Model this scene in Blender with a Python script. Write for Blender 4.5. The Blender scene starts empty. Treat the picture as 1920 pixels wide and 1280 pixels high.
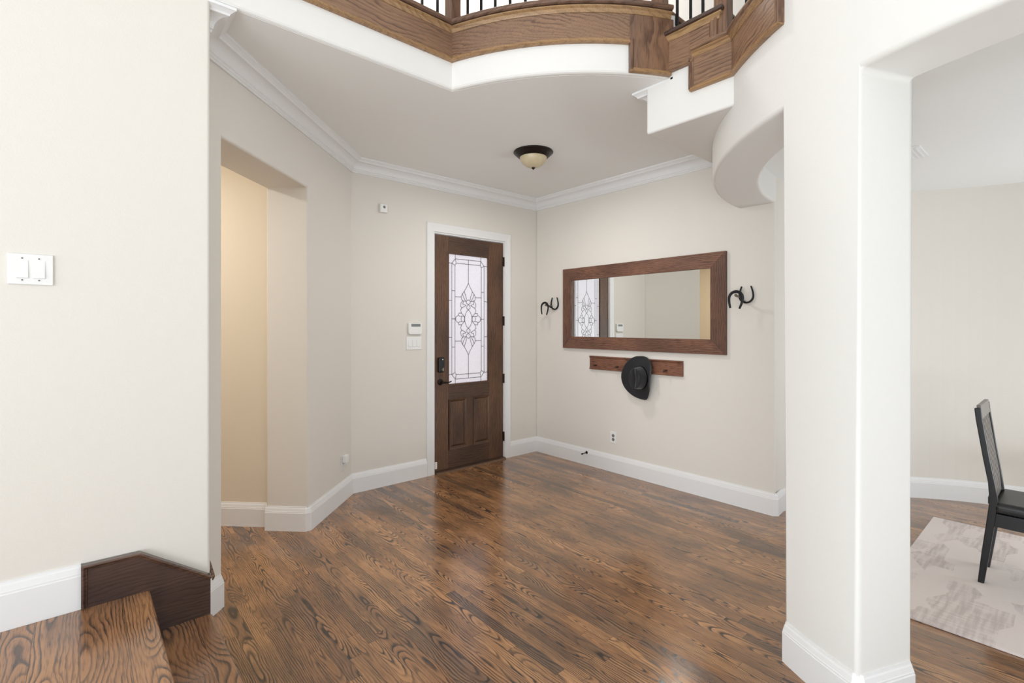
import bpy, bmesh, math, random
from mathutils import Vector, Matrix
random.seed(7)
C = bpy.context.scene.collection
sc = bpy.context.scene
PI = math.pi

# ------------------------------------------------------------------ camera, world, light, exposure
cam_d = bpy.data.cameras.new('camera'); cam = bpy.data.objects.new('camera', cam_d); C.objects.link(cam)
cam.location = (0, 0, 1.5); cam.rotation_euler = (PI/2, 0, -(PI/2-0.8525625))
cam_d.sensor_width = 36.0; cam_d.lens = 36.0*926.95/1920; cam_d.shift_y = -29.43/1920
cam_d.clip_start = 0.05; cam_d.clip_end = 200
sc.camera = cam

w = bpy.data.worlds.new('world'); sc.world = w; w.use_nodes = True
bg = w.node_tree.nodes['Background']; bg.inputs[0].default_value = (0.93, 0.95, 1.0, 1); bg.inputs[1].default_value = 1.38

def area(name, loc, rot, sx, sy, power, col=(1, 1, 1)):
    d = bpy.data.lights.new(name, 'AREA'); d.shape = 'RECTANGLE'; d.size = sx; d.size_y = sy
    d.energy = power; d.color = col
    o = bpy.data.objects.new(name, d); o.location = loc; o.rotation_euler = rot; C.objects.link(o); return o
DAY = (0.86, 0.94, 1.0)
# daylight through the windows of the two storey entrance hall (behind the viewer), the dining room and the side hall lamp
area('window_light', (-5.3, -2.6, 0.6), (PI/2+0.6, 0, -PI/2), 5.0, 0.8, 252, DAY)        # added low panel tilted up like sunlit-ground bounce, to brighten the ceilings
area('window_light', (-5.42, 1.3, 1.45), (PI/2, 0, -PI/2), 2.3, 2.5, 70, DAY)
area('window_light', (5.3, -1.5, 0.6), (PI/2+0.6, 0, math.radians(47)), 1.5, 0.6, 33, DAY)  # added low panel in the dining room, also tilted up as ground bounce

sc.view_settings.view_transform = 'Standard'; sc.view_settings.look = 'None'
sc.view_settings.exposure = 0.08; sc.view_settings.gamma = 1.0; sc.view_settings.use_curve_mapping = False

# ------------------------------------------------------------------ materials
def lin(c):
    return tuple(((x/255/12.92) if x/255 <= 0.04045 else ((x/255+0.055)/1.055)**2.4) for x in c) + (1,)

class NT:
    def __init__(s, name):
        s.m = bpy.data.materials.new(name); s.m.use_nodes = True
        s.t = s.m.node_tree; s.b = s.t.nodes['Principled BSDF']
    def n(s, typ, **kw):
        x = s.t.nodes.new(typ)
        for k, v in kw.items(): setattr(x, k, v)
        return x
    def lk(s, a, b): s.t.links.new(a, b)
    def put(s, sock, v):
        if isinstance(v, bpy.types.NodeSocket): s.lk(v, sock)
        elif v is not None: sock.default_value = v
    def math(s, op, a, b=None, c=None, clamp=False):
        x = s.n('ShaderNodeMath', operation=op, use_clamp=clamp)
        for i, v in enumerate((a, b, c)): s.put(x.inputs[i], v)
        return x.outputs[0]
    def xyz(s, a, b, c):
        x = s.n('ShaderNodeCombineXYZ')
        for i, v in enumerate((a, b, c)): s.put(x.inputs[i], v)
        return x.outputs[0]
    def noise(s, vec, scale, detail=2, rough=0.5):
        x = s.n('ShaderNodeTexNoise'); s.lk(vec, x.inputs['Vector'])
        x.inputs['Scale'].default_value = scale; x.inputs['Detail'].default_value = detail; x.inputs['Roughness'].default_value = rough
        return x.outputs[0]
    def mix(s, f, a, b, mode='MIX'):
        x = s.n('ShaderNodeMix', data_type='RGBA', blend_type=mode)
        s.put(x.inputs[0], f); s.put(x.inputs[6], a); s.put(x.inputs[7], b); return x.outputs[2]
    def ramp(s, f, stops):
        x = s.n('ShaderNodeValToRGB'); s.lk(f, x.inputs[0]); e = x.color_ramp.elements
        e[0].position, e[0].color = stops[0][0], (stops[0][1],)*3+(1,) if not isinstance(stops[0][1], tuple) else stops[0][1]
        e[1].position, e[1].color = stops[-1][0], (stops[-1][1],)*3+(1,) if not isinstance(stops[-1][1], tuple) else stops[-1][1]
        for p, v in stops[1:-1]:
            q = e.new(p); q.color = (v,)*3+(1,) if not isinstance(v, tuple) else v
        return x.outputs[0]
    def bump(s, h, st, dist):
        x = s.n('ShaderNodeBump'); s.lk(h, x.inputs['Height']); x.inputs['Strength'].default_value = st; x.inputs['Distance'].default_value = dist
        s.lk(x.outputs[0], s.b.inputs['Normal'])
    def coords(s):
        return s.n('ShaderNodeTexCoord').outputs['Object']

def plain(name, rgb, rough=0.5, metal=0.0, bump=None, spec=0.5, var=0.0):
    t = NT(name); b = t.b
    b.inputs['Base Color'].default_value = lin(rgb); b.inputs['Roughness'].default_value = rough
    b.inputs['Metallic'].default_value = metal; b.inputs['Specular IOR Level'].default_value = spec
    co = t.coords()
    if var:
        f = t.noise(co, 3.0, 3)
        c2 = tuple(x*(1-var) for x in lin(rgb)[:3])+(1,)
        t.lk(t.mix(f, c2, lin(rgb)), b.inputs['Base Color'])
    if bump:
        t.bump(t.noise(co, bump[0], 3), bump[1], bump[2])
    return t.m

M_wall = plain('wall_paint', (231, 226, 218), 0.75, bump=(170, 0.25, 0.0025), spec=0.3)
M_hall = plain('hall_wall_paint', (231, 219, 199), 0.75, bump=(170, 0.25, 0.0025), spec=0.3)
M_void = plain('wall_paint_lit', (235, 233, 229), 0.75, bump=(170, 0.2, 0.002), spec=0.3)  # paler copy of the wall paint; brighter light put into the colour
M_ceil = plain('ceiling_paint', (244, 244, 242), 0.85, bump=(120, 0.2, 0.002), spec=0.2)
M_trim = plain('white_trim_paint', (240, 240, 240), 0.35)
M_plastic = plain('white_plastic', (240, 240, 238), 0.35)
M_black = plain('black_lacquer', (13, 13, 18), 0.36)
M_iron = plain('black_iron', (38, 38, 42), 0.45, 0.6, bump=(300, 0.3, 0.001))
M_bronze = plain('oil_rubbed_bronze', (44, 38, 35), 0.35, 0.7)
M_thresh = plain('bronze_threshold', (120, 98, 82), 0.35, 0.7)
M_leather = plain('black_leather', (30, 31, 32), 0.36, bump=(260, 0.3, 0.0015))
M_lead = plain('lead_came', (92, 92, 96), 0.45, 0.3)
M_screen = plain('grey_display', (122, 128, 126), 0.3)
M_dark = plain('mid_grey', (120, 120, 120), 0.6)  # even mid grey for screws, sensor lens and sockets
M_nickel = plain('satin_nickel', (150, 142, 128), 0.35, 0.9)

def wood_mat(name, along='Y', across='X', pw=None, pl=0.9, light=(172, 124, 82), mid=(138, 96, 62), dark=(46, 32, 25), grey=(86, 68, 56),
             freq=150, strength=0.85, rough=0.25, coat=0.0, greyamt=0.35, depth=0.06, fine=0.25, vary=1.0, warp=0.022, blot=0.35, blotc=None):
    t = NT(name); b = t.b
    sp = t.n('ShaderNodeSeparateXYZ'); t.lk(t.coords(), sp.inputs[0])
    ax = {'X': 0, 'Y': 1, 'Z': 2}; third = [a for a in 'XYZ' if a not in (along, across)][0]
    v, u, h = sp.outputs[ax[along]], sp.outputs[ax[across]], sp.outputs[ax[third]]
    if pw:
        q = t.math('DIVIDE', u, pw); row = t.math('FLOOR', q); ul = t.math('MULTIPLY', t.math('SUBTRACT', t.math('FRACT', q), 0.5), pw)
        w1 = t.n('ShaderNodeTexWhiteNoise', noise_dimensions='1D'); t.lk(row, w1.inputs['W'])
        vv = t.math('ADD', t.math('DIVIDE', v, pl), t.math('MULTIPLY', w1.outputs[0], 17.3))
        seg = t.math('FLOOR', vv)
        vf = t.math('FRACT', vv)
        w2 = t.n('ShaderNodeTexWhiteNoise', noise_dimensions='2D'); t.lk(t.xyz(row, seg, 0.0), w2.inputs['Vector'])
        idc = w2.outputs['Color']
        seam = t.math('GREATER_THAN', t.math('ABSOLUTE', ul), pw/2-0.0009)
        seam2 = t.math('LESS_THAN', t.math('MULTIPLY', vf, pl), 0.0015)
        seam = t.math('MAXIMUM', seam, seam2)
    else:
        oi = t.n('ShaderNodeObjectInfo'); w2 = t.n('ShaderNodeTexWhiteNoise', noise_dimensions='1D'); t.lk(t.math('MULTIPLY', oi.outputs['Random'], 91.7), w2.inputs['W'])
        idc = w2.outputs['Color']; ul = u; seam = None
    rs = t.n('ShaderNodeSeparateXYZ'); t.lk(idc, rs.inputs[0]); r1, r2, r3 = rs.outputs
    seed = t.math('MULTIPLY', t.math('ADD', r1, r2), 37.0)
    nA = t.noise(t.xyz(t.math('MULTIPLY', ul, 2.0), t.math('MULTIPLY', v, 1.2), seed), 1.0, 2)
    nB = t.noise(t.xyz(t.math('MULTIPLY', ul, 14.0), t.math('MULTIPLY', v, 3.4), t.math('ADD', seed, t.math('MULTIPLY', h, 6.0))), 1.0, 3)
    nC = t.noise(t.xyz(t.math('MULTIPLY', ul, 260.0), t.math('MULTIPLY', v, 14.0), t.math('ADD', seed, t.math('MULTIPLY', h, 200.0))), 1.0, 2)
    x = t.math('ADD', ul, t.math('ADD', t.math('MULTIPLY', t.math('SUBTRACT', r1, 0.5), 0.11), t.math('MULTIPLY', t.math('SUBTRACT', nB, 0.5), warp)))
    if not pw: x = t.math('ADD', x, t.math('MULTIPLY', h, 0.35))
    d = t.math('ADD', t.math('MULTIPLY', t.math('SUBTRACT', nA, 0.5), depth*3.2), t.math('MULTIPLY', r2, depth))
    rr = t.math('SQRT', t.math('ADD', t.math('MULTIPLY', x, x), t.math('MULTIPLY', d, d)))
    tt = t.math('ADD', t.math('MULTIPLY', rr, freq), t.math('MULTIPLY', nB, 0.8))
    ring = t.ramp(t.math('FRACT', tt), [(0.0, 0.95), (0.12, 1.0), (0.30, 0.40), (0.52, 0.06), (0.90, 0.0), (1.0, 0.85)])
    nD = t.noise(t.xyz(t.math('MULTIPLY', ul, 10.0), t.math('MULTIPLY', v, 3.0), t.math('ADD', seed, 5.0)), 1.0, 2)
    amp = t.math('MULTIPLY', t.ramp(nD, [(0.32, 0.30), (0.58, 1.0)]), strength)
    lf = t.math('MULTIPLY', ring, amp, clamp=True)
    lf = t.math('MULTIPLY', lf, t.math('ADD', 0.7, t.math('MULTIPLY', nC, 0.6)), clamp=True)
    base = t.mix(t.math('MULTIPLY', r3, vary, clamp=True), lin(light), lin(mid))
    gr = t.ramp(r2, [(1-greyamt, 0.0), (min(1.0, 1-greyamt+0.25), 0.75), (1.0, 0.9)]) if greyamt else None
    if gr is not None: base = t.mix(t.math('MULTIPLY', gr, vary, clamp=True), base, lin(grey))
    nE = t.noise(t.xyz(t.math('MULTIPLY', u, 5.0), t.math('MULTIPLY', v, 2.0), h), 1.0, 3)
    base = t.mix(t.math('MULTIPLY', t.ramp(nE, [(0.42, 0.0), (0.68, 1.0)]), blot), base, lin(blotc or grey))
    base = t.mix(t.math('MULTIPLY', t.ramp(nC, [(0.5, 0.0), (0.68, 1.0)]), fine), base, lin(dark))
    col = t.mix(lf, base, lin(dark))
    if seam is not None: col = t.mix(t.math('MULTIPLY', seam, 0.75), col, lin((30, 20, 15)))
    t.lk(col, b.inputs['Base Color'])
    b.inputs['Roughness'].default_value = rough
    if coat:
        b.inputs['Coat Weight'].default_value = coat; b.inputs['Coat Roughness'].default_value = rough*0.7
    hgt = t.math('SUBTRACT', nC, t.math('MULTIPLY', lf, 0.5))
    t.bump(hgt, 0.08, 0.002)
    return t.m

M_floor = wood_mat('oak_strip_floor', 'Y', 'X', pw=0.057, pl=0.85, light=(198, 146, 98), mid=(166, 118, 78), dark=(34, 22, 15), grey=(112, 86, 66), rough=0.24, coat=0.55, freq=125, strength=1.0, warp=0.034, blot=0.6, blotc=(84, 60, 46), greyamt=0.28, fine=0.4)
M_tread = wood_mat('oak_tread_boards', 'Y', 'X', pw=0.128, pl=3.1, light=(186, 134, 88), mid=(160, 112, 74), dark=(34, 22, 20), grey=(124, 94, 76), rough=0.26, coat=0.5, freq=95, strength=0.85, greyamt=0.2, depth=0.09, warp=0.034, blot=0.5, blotc=(110, 80, 62), fine=0.45)
M_skirt = wood_mat('dark_stained_oak', 'X', 'Z', light=(122, 88, 70), mid=(106, 76, 60), dark=(38, 25, 22), grey=(72, 52, 44), rough=0.22, coat=0.5, freq=60, strength=0.6, warp=0.05, blot=0.8, blotc=(58, 40, 36), fine=0.4)
M_band = wood_mat('stained_oak_band', 'X', 'Z', light=(150, 116, 90), mid=(142, 108, 84), dark=(72, 50, 40), grey=(112, 86, 70), rough=0.32, freq=38, strength=0.7, greyamt=0.15, depth=0.15, warp=0.06, blot=0.6, blotc=(104, 80, 68), fine=0.45)
M_bandy = wood_mat('stained_oak_band_side', 'Y', 'Z', light=(152, 118, 92), mid=(146, 112, 86), dark=(74, 52, 42), grey=(116, 88, 70), rough=0.32, freq=44, strength=0.7, greyamt=0.1, depth=0.12, warp=0.06, blot=0.6, blotc=(108, 84, 70), fine=0.45)
M_bandz = wood_mat('stained_oak_upright', 'Z', 'Y', light=(148, 112, 86), mid=(138, 104, 80), dark=(72, 50, 40), grey=(112, 84, 68), rough=0.32, freq=50, strength=0.7, greyamt=0.1, warp=0.05, blot=0.6, blotc=(98, 74, 64), fine=0.5)
M_mold = wood_mat('highlit_oak_molding', 'Y', 'Z', light=(176, 142, 100), mid=(164, 128, 90), dark=(92, 66, 48), grey=(136, 106, 80), rough=0.25, freq=40, strength=0.4, greyamt=0.1, warp=0.05, blot=0.4, blotc=(128, 98, 70), fine=0.4)  # lighter oak, so the moldings' golden highlights sit in the colour
M_door = wood_mat('walnut_door_stile', 'Z', 'X', light=(116, 82, 58), mid=(98, 68, 49), dark=(44, 30, 23), grey=(72, 54, 42), rough=0.42, freq=45, strength=0.55, greyamt=0.2, fine=0.55, warp=0.05, blot=0.75, blotc=(66, 47, 36))
M_doorh = wood_mat('walnut_door_rail', 'X', 'Z', light=(104, 74, 54), mid=(92, 66, 48), dark=(42, 29, 23), grey=(68, 52, 42), rough=0.42, freq=45, strength=0.55, greyamt=0.2, fine=0.55, warp=0.05, blot=0.75, blotc=(62, 45, 36))
M_frame = wood_mat('rustic_frame_rail', 'Y', 'Z', light=(138, 96, 74), mid=(122, 82, 64), dark=(56, 36, 30), grey=(96, 68, 54), rough=0.5, freq=60, strength=0.7, greyamt=0.2, fine=0.7, warp=0.04, blot=0.6, blotc=(90, 62, 50))
M_framev = wood_mat('rustic_frame_stile', 'Z', 'Y', light=(134, 94, 73), mid=(118, 80, 62), dark=(56, 36, 30), grey=(96, 68, 54), rough=0.5, freq=60, strength=0.7, greyamt=0.2, fine=0.7, warp=0.04, blot=0.6, blotc=(88, 60, 49))
M_rack = wood_mat('distressed_rack_wood', 'Y', 'Z', light=(160, 112, 84), mid=(132, 82, 62), dark=(48, 28, 24), grey=(148, 122, 100), rough=0.6, freq=150, strength=0.8, greyamt=0.4, fine=0.9, depth=0.03, warp=0.03, blot=0.6, blotc=(96, 58, 46))

def mk_mirror():
    t = NT('mirror_silver'); t.b.inputs['Base Color'].default_value = (0.86, 0.88, 0.86, 1)
    t.b.inputs['Metallic'].default_value = 1; t.b.inputs['Roughness'].default_value = 0.01; return t.m
M_mirror = mk_mirror()

def mk_glass():
    t = NT('textured_door_glass'); nt = t.t; nt.nodes.remove(t.b)
    co = t.coords(); nz = t.noise(co, 260, 3); nl = t.noise(co, 3.0, 2)
    col = t.mix(t.ramp(nz, [(0.3, 0.0), (0.7, 1.0)]), (0.84, 0.81, 0.83, 1), (0.99, 0.98, 0.99, 1))
    tr = t.n('ShaderNodeBsdfTranslucent'); t.lk(col, tr.inputs[0])
    gl = t.n('ShaderNodeBsdfGlossy'); gl.inputs['Roughness'].default_value = 0.15
    bp = t.n('ShaderNodeBump'); t.lk(nz, bp.inputs['Height']); bp.inputs['Strength'].default_value = 0.5; bp.inputs['Distance'].default_value = 0.002
    t.lk(bp.outputs[0], gl.inputs['Normal'])
    mx = t.n('ShaderNodeMixShader'); mx.inputs[0].default_value = 0.06
    t.lk(tr.outputs[0], mx.inputs[1]); t.lk(gl.outputs[0], mx.inputs[2])
    t.lk(mx.outputs[0], nt.nodes['Material Output'].inputs['Surface']); return t.m
M_glass = mk_glass()

def mk_bowl():
    t = NT('amber_alabaster_glass'); co = t.coords(); f = t.noise(co, 14, 3)
    t.lk(t.mix(f, lin((196, 176, 138)), lin((226, 214, 184))), t.b.inputs['Base Color'])
    t.b.inputs['Roughness'].default_value = 0.3; return t.m
M_bowl = mk_bowl()

def mk_felt():
    t = NT('black_felt'); co = t.coords(); f = t.noise(co, 500, 2)
    t.lk(t.mix(f, lin((15, 16, 20)), lin((34, 34, 37))), t.b.inputs['Base Color'])
    t.b.inputs['Roughness'].default_value = 0.85; t.b.inputs['Sheen Weight'].default_value = 0.3
    t.bump(f, 0.3, 0.001); return t.m
M_felt = mk_felt()

def mk_rug():
    t = NT('faded_geometric_rug'); co = t.coords()
    mp = t.n('ShaderNodeMapping'); t.lk(co, mp.inputs[0]); mp.inputs['Scale'].default_value = (2.6, 5.0, 1)
    vo = t.n('ShaderNodeTexVoronoi', feature='F1', distance='MANHATTAN'); t.lk(mp.outputs[0], vo.inputs['Vector']); vo.inputs['Scale'].default_value = 1.3
    sv = t.n('ShaderNodeSeparateXYZ'); t.lk(vo.outputs['Color'], sv.inputs[0])
    sp = t.n('ShaderNodeSeparateXYZ'); t.lk(co, sp.inputs[0])
    st = t.noise(t.xyz(t.math('MULTIPLY', sp.outputs[0], 5.0), t.math('MULTIPLY', sp.outputs[1], 46.0), 0.0), 1.0, 2)
    st2 = t.noise(t.xyz(t.math('MULTIPLY', sp.outputs[0], 60.0), t.math('MULTIPLY', sp.outputs[1], 5.0), 3.0), 1.0, 2)
    f = t.math('MULTIPLY', t.ramp(sv.outputs[0], [(0.45, 0.0), (0.6, 1.0)]), t.ramp(t.math('ADD', t.math('MULTIPLY', st, 0.6), t.math('MULTIPLY', st2, 0.4)), [(0.40, 0.1), (0.60, 1.0)]))
    base = t.mix(t.noise(co, 2.2, 3), lin((232, 221, 213)), lin((224, 214, 212)))
    col = t.mix(t.math('MULTIPLY', f, 0.75), base, lin((188, 174, 170)))
    col = t.mix(t.math('MULTIPLY', t.ramp(st2, [(0.5, 0.0), (0.7, 1.0)]), 0.25), col, lin((222, 212, 206)))
    t.lk(col, t.b.inputs['Base Color']); t.b.inputs['Roughness'].default_value = 0.95
    t.bump(t.noise(co, 420, 2), 0.5, 0.003); return t.m
M_rug = mk_rug()
M_back = plain('chair_back_veneer', (128, 120, 112), 0.35, var=0.2)

# ------------------------------------------------------------------ mesh helpers
def link(name, me, mat, parent=None, kind=None, smooth=False, bevel=0.0, seg=2, ang=30):
    me.materials.clear(); me.materials.append(mat)
    o = bpy.data.objects.new(name, me); C.objects.link(o)
    if parent is not None: o.parent = parent
    if kind: o['kind'] = kind
    if smooth or bevel:
        for p in me.polygons: p.use_smooth = True
    if bevel:
        b = o.modifiers.new('bevel', 'BEVEL'); b.width = bevel; b.segments = seg; b.limit_method = 'ANGLE'; b.angle_limit = math.radians(ang)
        b.harden_normals = True
    return o
def mesh(name, vs, fs):
    me = bpy.data.meshes.new(name); me.from_pydata([tuple(v) for v in vs], [], fs); me.update()
    bm = bmesh.new(); bm.from_mesh(me); bmesh.ops.remove_doubles(bm, verts=bm.verts, dist=1e-5)
    bmesh.ops.recalc_face_normals(bm, faces=bm.faces); bm.to_mesh(me); bm.free(); return me
def empty(name, loc, label=None, cat=None, group=None, kind=None):
    o = bpy.data.objects.new(name, None); C.objects.link(o); o.location = loc; o.empty_display_size = 0.1
    return tag(o, label, cat, group, kind)
def tag(o, label=None, cat=None, group=None, kind=None):
    if label: o['label'] = label
    if cat: o['category'] = cat
    if group: o['group'] = group
    if kind: o['kind'] = kind
    return o
class MB:
    def __init__(s): s.v = []; s.f = []
    def add(s, vs, fs):
        k = len(s.v); s.v += [tuple(v) for v in vs]; s.f += [tuple(i+k for i in f) for f in fs]; return s
    def box(s, x0, x1, y0, y1, z0, z1):
        return s.add([(x0, y0, z0), (x1, y0, z0), (x1, y1, z0), (x0, y1, z0), (x0, y0, z1), (x1, y0, z1), (x1, y1, z1), (x0, y1, z1)],
                     [(0, 3, 2, 1), (4, 5, 6, 7), (0, 1, 5, 4), (1, 2, 6, 5), (2, 3, 7, 6), (3, 0, 4, 7)])
    def prism(s, pts, a, b, axis='Z'):
        n = len(pts); f = {'Z': lambda p, h: (p[0], p[1], h), 'X': lambda p, h: (h, p[0], p[1]), 'Y': lambda p, h: (p[0], h, p[1])}[axis]
        return s.add([f(p, a) for p in pts]+[f(p, b) for p in pts],
                     [tuple(range(n))[::-1], tuple(range(n, 2*n))]+[(i, (i+1) % n, n+(i+1) % n, n+i) for i in range(n)])
    def tube(s, pts, r, n=10, cap=True, flat=None):
        pts = [Vector(p) for p in pts]; rad = r if isinstance(r, (list, tuple)) else [r]*len(pts)
        t0 = (pts[1]-pts[0]).normalized(); up = Vector((0, 0, 1)) if abs(t0.z) < 0.9 else Vector((1, 0, 0))
        a = t0.cross(up).normalized(); rings = []
        for i, p in enumerate(pts):
            t = (pts[min(i+1, len(pts)-1)]-pts[max(i-1, 0)]).normalized()
            a = (a-t*a.dot(t)).normalized(); b = t.cross(a)
            rings.append([p+(a*math.cos(2*PI*k/n)+b*math.sin(2*PI*k/n)*(flat or 1))*rad[i] for k in range(n)])
        vs = [q for R in rings for q in R]
        fs = [(i*n+k, i*n+(k+1) % n, (i+1)*n+(k+1) % n, (i+1)*n+k) for i in range(len(pts)-1) for k in range(n)]
        if cap: fs += [tuple(range(n))[::-1], tuple((len(pts)-1)*n+k for k in range(n))]
        return s.add(vs, fs)
    def lathe(s, prof, c=(0, 0, 0), n=40, axis='Z'):
        vs = []; m = len(prof)
        for i in range(n):
            a = 2*PI*i/n
            for r, h in prof:
                p = (r*math.cos(a), r*math.sin(a), h)
                if axis == 'X': p = (h, r*math.cos(a), r*math.sin(a))
                if axis == 'Y': p = (r*math.cos(a), h, r*math.sin(a))
                vs.append((p[0]+c[0], p[1]+c[1], p[2]+c[2]))
        fs = [(i*m+j, ((i+1) % n)*m+j, ((i+1) % n)*m+j+1, i*m+j+1) for i in range(n) for j in range(m-1)]
        return s.add(vs, fs)
    def build(s, name, mat, parent=None, **kw):
        return link(name, mesh(name, s.v, s.f), mat, parent, **kw)
def box(name, x0, x1, y0, y1, z0, z1, mat, parent=None, **kw):
    return MB().box(x0, x1, y0, y1, z0, z1).build(name, mat, parent, **kw)

def sweep_mb(path, prof, side=1, mapf=None, closed=False, mb=None):
    """mitred sweep; path 2-D points, profile (n,h): n = distance from the path towards `side` (+1 left), h = height"""
    mb = mb or MB(); mapf = mapf or (lambda a, b, h: (a, b, h)); n = len(path); m = len(prof); vs = []
    for i, p in enumerate(path):
        p = Vector(p)
        dirs = []
        if i > 0 or closed: dirs.append((p-Vector(path[i-1])).normalized())
        if i < n-1 or closed: dirs.append((Vector(path[(i+1) % n])-p).normalized())
        ns = [Vector((-d.y, d.x))*side for d in dirs]
        if len(ns) == 2:
            q = (ns[0]+ns[1]); q = q/ max(q.length_squared/2, 1e-6)
        else: q = ns[0]
        for a, h in prof:
            vs.append(mapf(p.x+q.x*a, p.y+q.y*a, h))
    fs = []
    for i in range(n if closed else n-1):
        j = (i+1) % n
        for k in range(m): fs.append((i*m+k, j*m+k, j*m+(k+1) % m, i*m+(k+1) % m))
    if not closed: fs += [tuple(range(m)), tuple((n-1)*m+k for k in range(m))[::-1]]
    return mb.add(vs, fs)
def sweep(name, path, prof, mat, parent=None, side=1, mapf=None, closed=False, **kw):
    return sweep_mb(path, prof, side, mapf, closed).build(name, mat, parent, **kw)

def cell_wall(name, front, back, zs, solid, mat, **kw):
    """wall along a polyline: columns between front[i],front[i+1] (and back), rows between zs; solid(i,k) says which cells exist"""
    n = len(front)-1; m = len(zs)-1; mb = MB()
    S = lambda i, k: 0 <= i < n and 0 <= k < m and solid(i, k)
    for i in range(n):
        for k in range(m):
            if not S(i, k): continue
            f0, f1, b0, b1 = front[i], front[i+1], back[i], back[i+1]; z0, z1 = zs[k], zs[k+1]
            P = lambda p, z: (p[0], p[1], z)
            mb.add([P(f0, z0), P(f1, z0), P(f1, z1), P(f0, z1)], [(0, 1, 2, 3)])
            mb.add([P(b0, z0), P(b1, z0), P(b1, z1), P(b0, z1)], [(3, 2, 1, 0)])
            if not S(i-1, k): mb.add([P(f0, z0), P(b0, z0), P(b0, z1), P(f0, z1)], [(3, 2, 1, 0)])
            if not S(i+1, k): mb.add([P(f1, z0), P(b1, z0), P(b1, z1), P(f1, z1)], [(0, 1, 2, 3)])
            if not S(i, k-1): mb.add([P(f0, z0), P(f1, z0), P(b1, z0), P(b0, z0)], [(3, 2, 1, 0)])
            if not S(i, k+1): mb.add([P(f0, z1), P(f1, z1), P(b1, z1), P(b0, z1)], [(0, 1, 2, 3)])
    me = mesh(name, mb.v, mb.f)
    bm = bmesh.new(); bm.from_mesh(me)
    bmesh.ops.dissolve_limit(bm, angle_limit=math.radians(0.5), verts=bm.verts, edges=bm.edges)
    bm.to_mesh(me); bm.free()
    return link(name, me, mat, **kw)

# ------------------------------------------------------------------ plan of the place
CX, CY, RO, RI = 4.21, -0.30, 2.165, 1.87          # round dining room
ZC, ZH, ZU = 2.995, 2.475, 5.8
def rot(a, r): a = math.radians(a); return (CX+r*math.cos(a), CY+r*math.sin(a))
AX, AY, AR = 3.422, 3.213, 1.752                   # bow of the balcony
def arc(a, r=AR): a = math.radians(a); return (AX+r*math.cos(a), AY+r*math.sin(a))
STR = 'structure'

# floor and ceilings
box('floor', -5.7, 7.0, -6.7, 6.6, -0.12, 0.0, M_floor, kind=STR)
M_bounce = plain('pale_bounce', (240, 238, 232), 0.95, bump=(300, 0.4, 0.003))
box('floor', -5.4, 1.95, -6.4, 0.75, 0.0, 0.012, M_bounce, kind=STR)   # pale sheet added behind the viewer to bounce light up to the ceilings
a0, a1 = 200.1, 244.9
bow = [arc(a0+(a1-a0)*i/24) for i in range(25)]
ceil_pts = [(0.3, 2.60+0.03), (1.79, 2.63)]+[arc(a0+(a1-a0)*i/24, AR-0.03) for i in range(1, 25)]+[(2.72, 1.3), (4.4, 1.3), (4.4, 4.4), (1.9, 4.4), (0.3, 2.9)]
MB().prism(ceil_pts, ZC, ZC+0.03).build('ceiling', M_ceil, kind=STR)
box('ceiling', -5.7, 4.6, -6.7, 4.7, ZU, ZU+0.1, M_void, kind=STR)
MB().prism([rot(a, 2.0) for a in range(0, 360, 6)], 2.68, 2.70).build('ceiling', M_ceil, kind=STR)
MB().prism([(-1.6, 3.2), (0.35, 3.2), (1.15, 4.0), (1.15, 6.4), (-1.6, 6.4)], ZC, ZC+0.05).build('ceiling', M_ceil, kind=STR)

# left wall: near two-storey piece, stub, header over the side opening, far jamb
s2 = 0.32/math.sqrt(2)
front = [(-5.5, 2.61), (0.45, 2.61), (0.45, 2.898), (0.576, 3.024), (1.258, 3.706), (1.832, 4.28)]
back = [(-5.5, 3.25), (0.349, 3.25), (0.349, 3.25), (0.576-s2, 3.024+s2), (1.258-s2, 3.706+s2), (1.832-s2, 4.28+s2)]
def solid_l(i, k):
    if i == 0: return True
    if i == 3: return 1 <= k <= 1
    return k <= 1
back[1] = (0.30, 3.25); back[2] = (0.32, 3.25)
cell_wall('wall_left', front, back, [0, 2.51, 3.12, ZU], solid_l, M_wall, kind=STR, bevel=0.022, seg=3, ang=25)
# side hall beyond the opening
MB().prism([(1.075, 3.975), (1.2, 4.1), (-0.4, 5.7), (-0.525, 5.575)], 0, ZC).build('wall_hall', M_hall, kind=STR)
MB().box(-1.7, -1.6, 3.2, 6.4, 0, ZC).box(-1.6, -0.3, 5.55, 5.65, 0, ZC).build('wall_hall', M_hall, kind=STR)
# door wall
MB().add(*(lambda: ([], []))())
cell_wall('wall_door', [(1.80, 4.28), (2.66, 4.28), (3.66, 4.28), (4.45, 4.28)], [(1.80, 4.46), (2.66, 4.46), (3.66, 4.46), (4.45, 4.46)],
          [0, 2.47, 3.12], lambda i, k: not (i == 1 and k == 0), M_wall, kind=STR)
# right wall
cell_wall('wall_right', [(4.13, 4.28), (4.13, 1.57)], [(4.33, 4.28), (4.33, 1.62)], [0, 3.0], lambda i, k: True, M_wall, kind=STR, bevel=0.012, seg=3)
# round wall of the dining room with its two openings
ths = [91.5+(147.2-91.5)*i/28 for i in range(28)]+[147.2+(157-147.2)*i/5 for i in range(5)]+[157+(192-157)*i/18 for i in range(18)]+[192+(230-192)*i/16 for i in range(17)]
def solid_r(i, k):
    a = (ths[i]+ths[i+1])/2
    if a < 147.2: return k == 1
    if a < 157: return True
    if a < 192: return k >= 1
    return True
cell_wall('wall_round', [rot(a, RO) for a in ths], [rot(a, RI) for a in ths], [0, ZH, 3.075, ZU], solid_r, M_void, kind=STR, bevel=0.022, seg=3, ang=40)
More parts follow.
